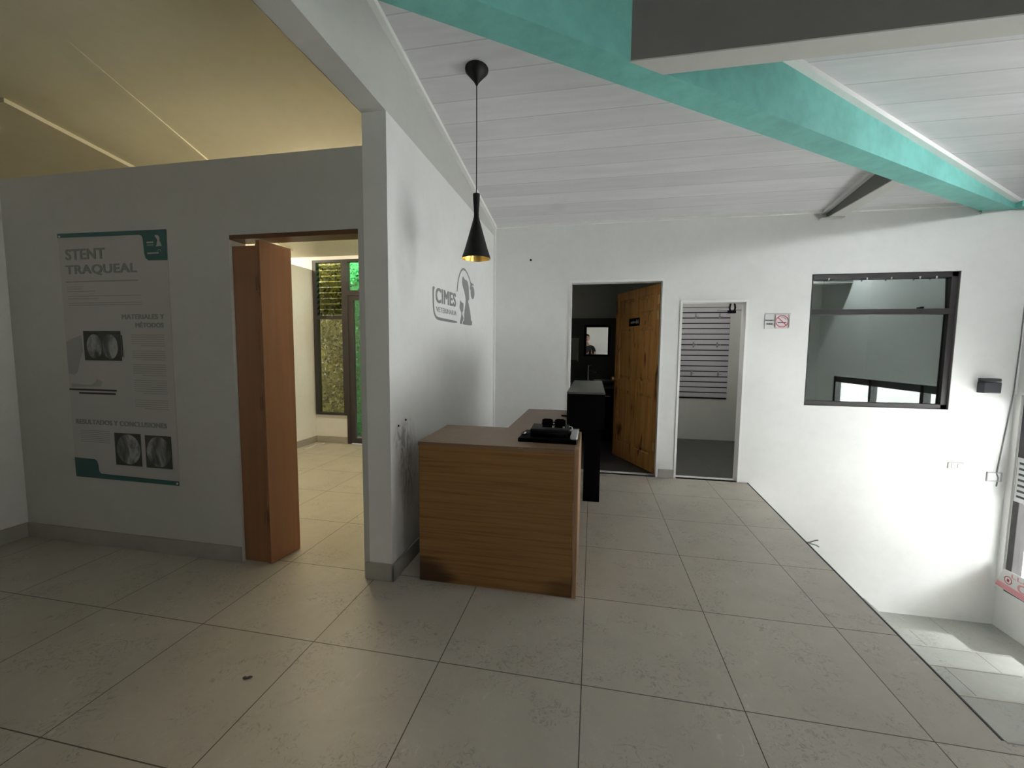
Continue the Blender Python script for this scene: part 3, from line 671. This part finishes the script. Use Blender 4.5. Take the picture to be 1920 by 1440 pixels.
# ------------------------------------------------------------------ pendant lamp
PX, PY = -.702, 2.444; zt = zc(PY)
pl = thing('pendant_lamp', (PX, PY, zt), 'black hourglass pendant lamp with gold inside hanging from the ceiling', 'lamp')
MB().lathe([(.0, .012), (.066, .012), (.068, .0), (.066, -.012), (.050, -.030), (.028, -.055), (.012, -.075), (.006, -.088), (.0, -.09)], (PX, PY, zt), 48, 'z', False).build('ceiling_cup', 'blackmetal', pl, True)
MB().tube([(PX, PY, zt-.085), (PX+.001, PY, 2.6), (PX, PY, 2.243)], .0028, 8).build('cord', 'black', pl, True)
H0 = 1.873
MB().lathe([(.0, 2.249), (.020, 2.249), (.0205, 2.245), (.0195, 2.21), (.0165, 2.17), (.0150, 2.135), (.0152, 2.12), (.0185, 2.105), (.028, 2.07), (.0475, 2.0), (.068, 1.93), (.0835, 1.885), (.0855, H0), (.0845, H0)], (PX, PY, 0), 64, 'z', False).build('lamp_shade', 'blackmetal', pl, True)
MB().lathe([(.0845, H0), (.0820, 1.886), (.066, 1.931), (.045, 2.001), (.026, 2.07), (.016, 2.105), (.0, 2.11)], (PX, PY, 0), 64, 'z', False).build('gold_lining', 'gold', pl, True)

# ------------------------------------------------------------------ reception desk (L shape)
dk = thing('reception_desk', (-.5, 2.6, 0), 'wood grain L shaped reception desk in front of the white wall', 'desk')
TZ = .812
MB().box(-.953, -.085, 2.155, 2.175, 0, TZ-.004, .002).build('front_panel', 'deskfront', dk)
MB().box(-.083, -.060, 2.152, 2.66, 0, TZ, .002).build('side_panel', 'deskedge', dk)
MB().box(-.953, -.935, 2.175, 2.66, 0, TZ-.02).build('side_panel', 'deskfront', dk)
MB().poly([(-.955, 2.153), (-.084, 2.153), (-.084, 3.608), (-.548, 3.608), (-.548, 2.69), (-.975, 2.69)], 2, TZ-.022, TZ).build('desktop', 'desktop', dk)
MB().box(-.545, -.525, 2.70, 3.60, 0, TZ-.022).build('back_panel', 'deskfront', dk)
MB().box(-.525, -.10, 3.58, 3.60, 0, TZ-.022).build('end_panel', 'deskfront', dk)
# raised black counter
bc = thing('raised_counter', (-.04, 3.3, 0), 'black raised counter block with grey top behind the wooden desk', 'counter')
MB().box(-.163, .082, 2.752, 3.87, TZ+.001, 1.045, .002).build('upper_box', 'black', bc)
M['greytop'] = paint('speckled_grey_top', (.16, .16, .15, 1), .3, .3, .02)
MB().box(-.165, .084, 2.75, 3.87, 1.046, 1.058, .002).build('countertop', 'greytop', bc)
MB().box(-.060, .083, 3.64, 3.87, 0, TZ).build('leg_panel', 'black', bc)

# things on the desk
def item(name, mb, mat, label, cat, smooth=False): return tag(mb.build(name, mat, None, smooth), label, cat)
R1 = rotz(-1.5, (-.24, 2.4, 0))
item('folder', MB().box(-.405, -.075, 2.275, 2.535, TZ, TZ+.022, .004).xf(R1), 'black', 'large black folder lying lowest on the desk corner', 'folder')
item('notebook', MB().box(-.345, -.135, 2.33, 2.53, TZ+.022, TZ+.046, .005).xf(R1), 'black', 'black notebook resting on the large folder', 'notebook')
M['softblack'] = new_mat('dark_grey_leatherette', (.012, .012, .013, 1), .5, spec=.2)
item('organizer', MB().box(-.350, -.125, 2.34, 2.53, TZ+.046, TZ+.066, .006).xf(rotz(2, (-.24, 2.43, 0))), 'softblack', 'dark grey organizer on top of the black notebook', 'organizer')
sg = thing('sunglasses', (-.20, 2.42, TZ+.066), 'black sunglasses folded on top of the dark organizer', 'sunglasses')
for i, cx in enumerate((-.252, -.178)):
    MB().box(-.030, .030, -.004, .004, -.024, .024, .003).xf(Matrix.Translation((cx, 2.395, TZ+.093)) @ Matrix.Rotation(math.radians(-14), 4, 'X')).poly([(cx-.033, TZ+.088), (cx-.030, TZ+.116), (cx-.018, TZ+.122), (cx+.018, TZ+.122), (cx+.030, TZ+.116), (cx+.033, TZ+.088)], 1, 2.384, 2.388).build('lens', 'black', sg)
MB().tube([(-.226, 2.392, TZ+.098), (-.215, 2.388, TZ+.102), (-.204, 2.392, TZ+.098)], .004, 8).build('bridge', 'black', sg, True)
for s_, cx in ((-1, -.281), (1, -.149)):
    MB().tube([(cx, 2.40, TZ+.098), (cx-s_*.004, 2.43, TZ+.090), (cx-s_*.06, 2.455, TZ+.076), (cx-s_*.10, 2.46, TZ+.072)], .0035, 8).build('temple', 'black', sg, True)
for cx in (-.218, -.158): MB().box(cx-.006, cx+.006, 2.372, 2.377, TZ+.068, TZ+.082, .002).build('buckle', 'chrome', sg)
kc = thing('key_clip', (-.375, 2.40, TZ+.022), 'small metal key clip at the left end of the black folder', 'clip')
MB().tube([(-.385+.020*math.cos(a), 2.40+.05*math.sin(a), TZ+.028) for a in [k*math.pi/10 for k in range(21)]], .003, 8).build('ring', 'blackmetal', kc, True)
MB().box(-.392, -.378, 2.375, 2.425, TZ+.024, TZ+.031, .003).build('plate', 'chrome', kc)
item('glasses_case', MB().box(-.115, -.073, 2.285, 2.50, TZ+.0225, TZ+.046, .010, 4), 'silver', 'rounded silver case on the right end of the black folder', 'case', True)
item('key_ring', MB().tube([(-.122+.013*math.cos(a), 2.44+.018*math.sin(a), TZ+.058+.008*math.sin(a)) for a in [k*math.pi/8 for k in range(17)]], .0035, 8), 'chrome', 'shiny ring leaning at the right edge of the dark organizer', 'ring', True)
item('pen', MB().tube([(-.235, 3.26, TZ+.006), (-.168, 3.26, TZ+.006)], .006, 10), 'black', 'black pen on the desk against the raised black counter', 'pen', True)

# ------------------------------------------------------------------ things on the back wall
ns = thing('no_smoking_sign', (1.767, YB, 1.64), 'white sign with red no smoking circle left of the dark window', 'sign')
MB().box(1.653, 1.882, YB-.004, YB, 1.564, 1.712, .001).build('board', 'signwhite', ns)
y_ = YB-.0045
t = MB(); t.box(1.653, 1.882, y_-.0008, y_, 1.708, 1.712).box(1.653, 1.6565, y_-.0008, y_, 1.564, 1.712).build('border_line', 'logo', ns)
MB().box(1.748, 1.868, y_-.0006, y_, 1.572, 1.702, .012, 3).xf(Matrix.Identity(4)).build('pink_panel', 'signpink', ns)
t = MB(); c_ = (1.808, y_-.0008, 1.638)
t.lathe([(.051, 0), (.058, 0), (.058, -.001), (.051, -.001), (.051, 0)], c_, 36, 'y', False)
t.box(-.055, .055, y_-.0018, y_-.0008, -.0035, .0035).xf(Matrix.Identity(4))
bm_ = t.bm
for v in [v for v in bm_.verts if abs(v.co.x) < .06 and abs(v.co.z) < .01]:
    c = math.cos(math.radians(45)); x, z = v.co.x, v.co.z; v.co.x = 1.808+c*x+c*z; v.co.z = 1.638-c*x+c*z
t.build('prohibition_ring', 'red', ns)
t = MB().box(1.768, 1.846, y_-.0014, y_-.0008, 1.621, 1.630).build('cigarette_mark', 'ink', ns)
t = MB(); add_text(t, 'PROHIBIDO', (1.660, y_, 1.640), (1, 0, 0), (0, 0, 1), .082, .014, .02); add_text(t, 'FUMAR', (1.672, y_, 1.605), (1, 0, 0), (0, 0, 1), .055, .016, .02)
t.build('lettering', 'ink', ns); t = MB()
t.tube([(1.80, y_-.0014, 1.672), (1.812, y_-.0014, 1.682), (1.825, y_-.0014, 1.672), (1.838, y_-.0014, 1.665), (1.842, y_-.0014, 1.650)], .0022, 6)
t.build('smoke_mark', 'ink', ns)

kb = thing('wall_box', (3.526, YB, 1.04), 'dark grey plastic box fixed to the wall right of the window', 'box')
MB().box(3.458, 3.590, YB-.075, YB, .985, 1.085, .006).build('body', 'greyplug', kb)
MB().box(3.462, 3.592, YB-.066, YB, 1.090, 1.118, .004).build('lid', 'greyplug', kb)
so = thing('power_outlet', (3.352, YB, .29), 'white power outlet below the dark grey wall box', 'outlet')
MB().box(3.290, 3.416, YB-.008, YB, .262, .326, .004).build('cover_plate', 'offplug', so)
MB().box(3.318, 3.348, YB-.011, YB-.007, .276, .312, .002).build('socket', 'trim', so); MB().box(3.366, 3.396, YB-.011, YB-.007, .276, .312, .002).build('switch', 'silver', so)
jb = thing('junction_box', (3.66, YB, .21), 'white open junction box beside the corner cable', 'box')
MB().box(3.60, 3.715, YB-.012, YB, .165, .172, .001).box(3.60, 3.715, YB-.012, YB, .244, .251, .001).box(3.60, 3.607, YB-.012, YB, .165, .251).box(3.708, 3.715, YB-.012, YB, .165, .251).build('box_rim', 'offplug', jb)
MB().box(3.607, 3.708, YB-.004, YB, .172, .244).build('inner_plate', 'trim', jb)
M['cablegrey'] = new_mat('grey_cable', (.20, .20, .21, 1), .5)
item('wall_cable', MB().tube([(3.750, YB-.006, 1.80), (3.748, YB-.006, 1.45), (3.737, YB-.006, .975), (3.705, YB-.006, .60), (3.675, YB-.006, .24), (3.690, YB-.006, .20), (3.683, YB-.006, .12)], .0045, 8), 'cablegrey', 'thin grey cable running down the corner to the junction box', 'cable', True)
cs = item('cable_stub', MB().tube([(2.16, YB-.002, -.57), (2.175, YB-.03, -.555), (2.21, YB-.05, -.525), (2.235, YB-.05, -.52)], .006, 8).tube([(2.165, YB-.002, -.572), (2.19, YB-.03, -.572), (2.225, YB-.04, -.575), (2.25, YB-.045, -.59)], .006, 8), M['cablegrey'], 'cut cable ends poking from the wall past the platform edge', 'cable', True)
item('wall_plug', MB().lathe([(.011, 0), (.011, -.008), (.006, -.010)], (-.688, YB, 2.305), 14, 'y'), 'black', 'small black wall plug high beside the pendant lamp', 'plug')
for n_, (y__, z__) in enumerate(((2.206, .885), (2.30, .905))): item('wall_plug', MB().lathe([(.006, 0), (.006, .004), (.003, .005)], (XC, y__, z__), 12, 'x'), 'black', 'small dark screw plug above the desk wall scuffs, %s one' % ('left', 'right')[n_], 'plug')
item('wall_hook', MB().tube([(3.345, YB-.001, 2.60), (3.345, YB-.02, 2.60), (3.342, YB-.03, 2.585), (3.335, YB-.022, 2.575)], .004, 8), 'cablegrey', 'small hook under the end of the teal beam', 'hook', True)
item('dead_leaf', MB().poly([(-1.352, 1.330), (-1.340, 1.328), (-1.326, 1.336), (-1.320, 1.345), (-1.331, 1.344), (-1.338, 1.337), (-1.350, 1.338)], 2, .001, .006), 'ink', 'small dark dry leaf lying on the floor tiles', 'leaf')

# ------------------------------------------------------------------ bathroom
mr = thing('wall_mirror', (.05, 6.49, 1.25), 'black framed mirror on the dark bathroom wall', 'mirror')
mf = MB().box(-.140, -.106, 6.465, 6.494, 1.252, 1.724, .004).box(.214, .246, 6.465, 6.494, 1.252, 1.724, .004).box(-.14, .246, 6.464, 6.494, 1.690, 1.724, .004).box(-.14, .246, 6.464, 6.494, 1.252, 1.282, .004)
mf.build('mirror_frame', 'black', mr); MB().box(-.108, .216, 6.480, 6.486, 1.28, 1.692).build('mirror_glass', 'mirror', mr)
td = thing('towel_dispenser', (-.30, 6.49, 1.34), 'beige paper towel dispenser left of the mirror', 'dispenser')
M['beigepl'] = new_mat('beige_plastic', (.42, .40, .32, 1), .4)
MB().box(-.42, -.222, 6.42, 6.494, 1.168, 1.524, .01).build('body', 'beigepl', td); MB().box(-.40, -.24, 6.414, 6.422, 1.172, 1.186).build('slot', 'black', td)
vn = thing('washbasin_cabinet', (.1, 6.25, 0), 'black bathroom cabinet with grey basin top', 'cabinet')
MB().box(-.45, .42, 5.98, 6.49, .05, .80, .003).build('body', 'black', vn)
MB().box(-.46, .43, 5.97, 6.494, .80, .845, .005).build('countertop', 'greytop', vn)
MB().lathe([(.08, .845), (.15, .87), (.19, .91), (.185, .91), (.14, .875), (.05, .86), (0, .858)], (.20, 6.22, 0), 36, 'z', False).build('basin', 'silver', vn, True)
for x0_, x1_ in ((-.44, -.02), (-.01, .41)): dd = MB().box(x0_, x1_, 5.965, 5.98, .08, .78, .003).build('door', 'black', vn); MB().tube([((x0_+x1_)/2-.05, 5.955, .7), ((x0_+x1_)/2+.05, 5.955, .7)], .005).build('handle', 'chrome', dd, True)
fc = thing('faucet', (-.068, 6.40, .845), 'tall chrome faucet below the mirror', 'faucet')
MB().tube([(-.068, 6.40, .846), (-.068, 6.40, 1.11)], .011, 14).build('pipe', 'chrome', fc, True); MB().tube([(-.068, 6.40, 1.03), (.0, 6.33, 1.03), (.045, 6.28, 1.015)], .009, 12).build('spout', 'chrome', fc, True)
MB().tube([(-.068, 6.40, 1.11), (-.02, 6.40, 1.115)], .005, 8).build('lever', 'chrome', fc, True)

# ------------------------------------------------------------------ store room
sw = thing('slatwall', (1.5, 6.67, .64), 'lilac grey slatwall panel with dark grooves on the store room wall', 'panel')
M['lilac'] = new_mat('lilac_grey_laminate', (.50, .48, .52, 1), .45)
MB().box(.86, 1.972, 6.665, 6.676, .63, 1.998).build('backing', 'black', sw)
t = MB(); pitch = .0795; z = .645
while z < 1.96: t.box(.86, 1.972, 6.655, 6.666, z+.007, z+pitch-.007, .002); z += pitch
t.build('slats', 'lilac', sw)
def hook():
    h = thing('slatwall_hook', (1.49, 6.655, 1.86), 'short metal peg hook, upper left one on the slatwall', 'hook', 'peg hooks on the slatwall')
    MB().box(1.478, 1.502, 6.645, 6.654, 1.82, 1.90, .002).build('bracket', 'logo', h); MB().tube([(1.49, 6.645, 1.85), (1.49, 6.50, 1.85), (1.49, 6.48, 1.865)], .004, 8).build('peg', 'chrome', h, True); return h
h0 = hook(); ups = [('upper right', 1.822, 1.86), ('middle left', 1.475, 1.44), ('middle right', 1.805, 1.44), ('lower left', 1.465, 1.02), ('lower right', 1.838, 1.015)]
for nm, x, z in ups:
    r_ = h0.copy(); COL.objects.link(r_); r_.location = (x, 6.655, z); r_['label'] = 'short metal peg hook, %s one on the slatwall' % nm
    for ch in list(h0.children):
        c_ = ch.copy(); COL.objects.link(c_); c_.parent = r_
hr = thing('hanging_strap', (1.67, 5.6, 1.85), 'black looped strap hanging from a thin rod in the store room', 'strap')
MB().tube([(1.50, 5.6, 1.848), (1.66, 5.6, 1.856), (1.82, 5.6, 1.853), (2.199, 5.6, 1.89)], .007, 8).build('rod', 'logo', hr, True)
MB().tube([(1.650, 5.595, 1.835), (1.640, 5.595, 1.88), (1.650, 5.595, 1.93), (1.672, 5.595, 1.965), (1.695, 5.595, 1.93), (1.705, 5.595, 1.88), (1.695, 5.595, 1.835)], .011, 8).build('loop', 'black', hr, True)
MB().box(1.622, 1.712, 5.575, 5.615, 1.812, 1.846, .004).build('clasp', 'black', hr)

# ------------------------------------------------------------------ the photographer, seen only in the bathroom mirror
M['skin'] = new_mat('skin', (.50, .30, .21, 1), .5); M['shirt'] = new_mat('black_cotton', (.012, .012, .013, 1), .9); M['jeans'] = new_mat('dark_denim', (.03, .04, .07, 1), .9); M['hair'] = new_mat('dark_hair', (.012, .009, .007, 1), .6)
def skinned(name, nodes, edges, mat, parent, root=0, sub=2):
    me = bpy.data.meshes.new(name); off = parent.location
    me.from_pydata([Vector(n[:3])-off for n in nodes], edges, []); o = bpy.data.objects.new(name, me); COL.objects.link(o); o.parent = parent
    sk = o.modifiers.new('skin', 'SKIN'); sk.use_smooth_shade = True
    for i, n in enumerate(nodes):
        v = me.skin_vertices[0].data[i]; v.radius = (n[3], n[4] if len(n) > 4 else n[3]); v.use_root = (i == root)
    ss = o.modifiers.new('sub', 'SUBSURF'); ss.levels = sub; ss.render_levels = sub
    me.materials.append(M[mat]); return o
BX, BY = -.20, -.42
pr_ = thing('person', (BX, BY, 0), 'person in black t-shirt holding up a phone, reflected in the bathroom mirror', 'person')
N = [(BX, BY, .95, .15, .11), (BX, BY, 1.15, .13, .10), (BX, BY, 1.36, .16, .11), (BX, BY, 1.47, .10, .08), (BX, BY, 1.55, .055), (BX, BY+.01, 1.62, .06),
     (BX+.19, BY, 1.43, .055), (BX+.26, BY+.10, 1.19, .045), (BX+.17, BY+.33, 1.24, .030), (BX+.165, BY+.38, 1.26, .028),
     (BX-.19, BY, 1.43, .055), (BX-.24, BY+.08, 1.18, .045), (BX+.02, BY+.30, 1.24, .030), (BX+.06, BY+.36, 1.27, .028),
     (BX+.09, BY, .88, .085), (BX+.10, BY+.01, .50, .060), (BX+.10, BY, .10, .04), (BX+.10, BY+.14, .03, .035),
     (BX-.09, BY, .88, .085), (BX-.10, BY+.01, .50, .060), (BX-.10, BY, .10, .04), (BX-.10, BY+.14, .03, .035)]
E_ = [(0, 1), (1, 2), (2, 3), (3, 4), (4, 5), (3, 6), (6, 7), (7, 8), (8, 9), (3, 10), (10, 11), (11, 12), (12, 13), (0, 14), (14, 15), (15, 16), (16, 17), (0, 18), (18, 19), (19, 20), (20, 21)]
# fingers: three curl round each side of the phone, thumb in front
def hand(base, sgn):
    for k in range(4):
        z = 1.255+k*.019; i = len(N)
        N.append((base.x+sgn*-.002, base.y+.020, z, .009)); N.append((base.x-sgn*.020, base.y+.030, z+.003, .0085)); N.append((base.x-sgn*.040, base.y+.028, z+.004, .0075))
        E_.extend([(base.i, i), (i, i+1), (i+1, i+2)])
    i = len(N); N.append((base.x, base.y-.012, 1.29, .010)); N.append((base.x-sgn*.022, base.y+.001, 1.312, .009)); E_.extend([(base.i, i), (i, i+1)])
class B_: pass
for idx, sg_ in ((9, 1), (13, -1)):
    q_ = B_(); q_.x, q_.y, q_.i = N[idx][0]+sg_*.004, N[idx][1], idx; hand(q_, sg_)
skinned('body', N, E_, 'skin', pr_, 0, 2)
S_ = [(BX, BY, .93, .165, .125), (BX, BY, 1.15, .15, .115), (BX, BY, 1.36, .178, .125), (BX, BY, 1.475, .11, .09), (BX+.19, BY, 1.435, .070), (BX+.235, BY+.06, 1.28, .062), (BX-.19, BY, 1.435, .070), (BX-.225, BY+.05, 1.28, .062)]
skinned('t_shirt', S_, [(0, 1), (1, 2), (2, 3), (3, 4), (4, 5), (3, 6), (6, 7)], 'shirt', pr_)
J_ = [(BX, BY, .96, .16, .12), (BX+.09, BY, .86, .10), (BX+.10, BY+.01, .50, .075), (BX+.10, BY, .09, .06), (BX-.09, BY, .86, .10), (BX-.10, BY+.01, .50, .075), (BX-.10, BY, .09, .06)]
skinned('trousers', J_, [(0, 1), (1, 2), (2, 3), (0, 4), (4, 5), (5, 6)], 'jeans', pr_)
for s_ in (1, -1): MB().box(BX+s_*.10-.045, BX+s_*.10+.045, BY-.07, BY+.20, 0.001, .07, .03, 3).build('shoe', 'black', pr_, True)
hc = Vector((BX, BY+.015, 1.74))
hd = MB().ball(hc, .1, (.76, .93, 1.16), 3)
for v in hd.bm.verts:
    l = v.co-hc
    if l.z < -.03: v.co.x = hc.x+l.x*(1+(l.z+.03)*3.2)
hd.ball(hc+Vector((0, .098, -.012)), .014, (.8, 1.1, 1.5), 2)
for s_ in (1, -1): hd.ball(hc+Vector((s_*.078, -.002, -.005)), .022, (.35, .8, 1.3), 2)
hd.build('head', 'skin', pr_, True)
hh = MB().ball(hc+Vector((0, -.012, .022)), .1, (.80, .95, 1.10), 3)
bmesh.ops.delete(hh.bm, geom=[v for v in hh.bm.verts if v.co.z < hc.z-.02-(.03 if v.co.y < hc.y else -.06)], context='VERTS'); hh.build('hair', 'hair', pr_, True)
for s_ in (1, -1): MB().ball(hc+Vector((s_*.030, .086, .008)), .011, (1.2, .6, .7), 2).build('eye', 'ink', pr_, True)
MB().ball(hc+Vector((0, .090, -.058)), .018, (1.3, .4, .3), 2).build('mouth', 'red', pr_, True)
ph = thing('phone', (-.01, -.03, 1.28), 'dark phone held up by the reflected person', 'phone')
MB().box(-.135, .022, -.022, -.013, 1.245, 1.337, .003).build('body', 'black', ph); MB().box(-.131, .018, -.0228, -.0221, 1.249, 1.333).build('screen', 'softblack', ph)
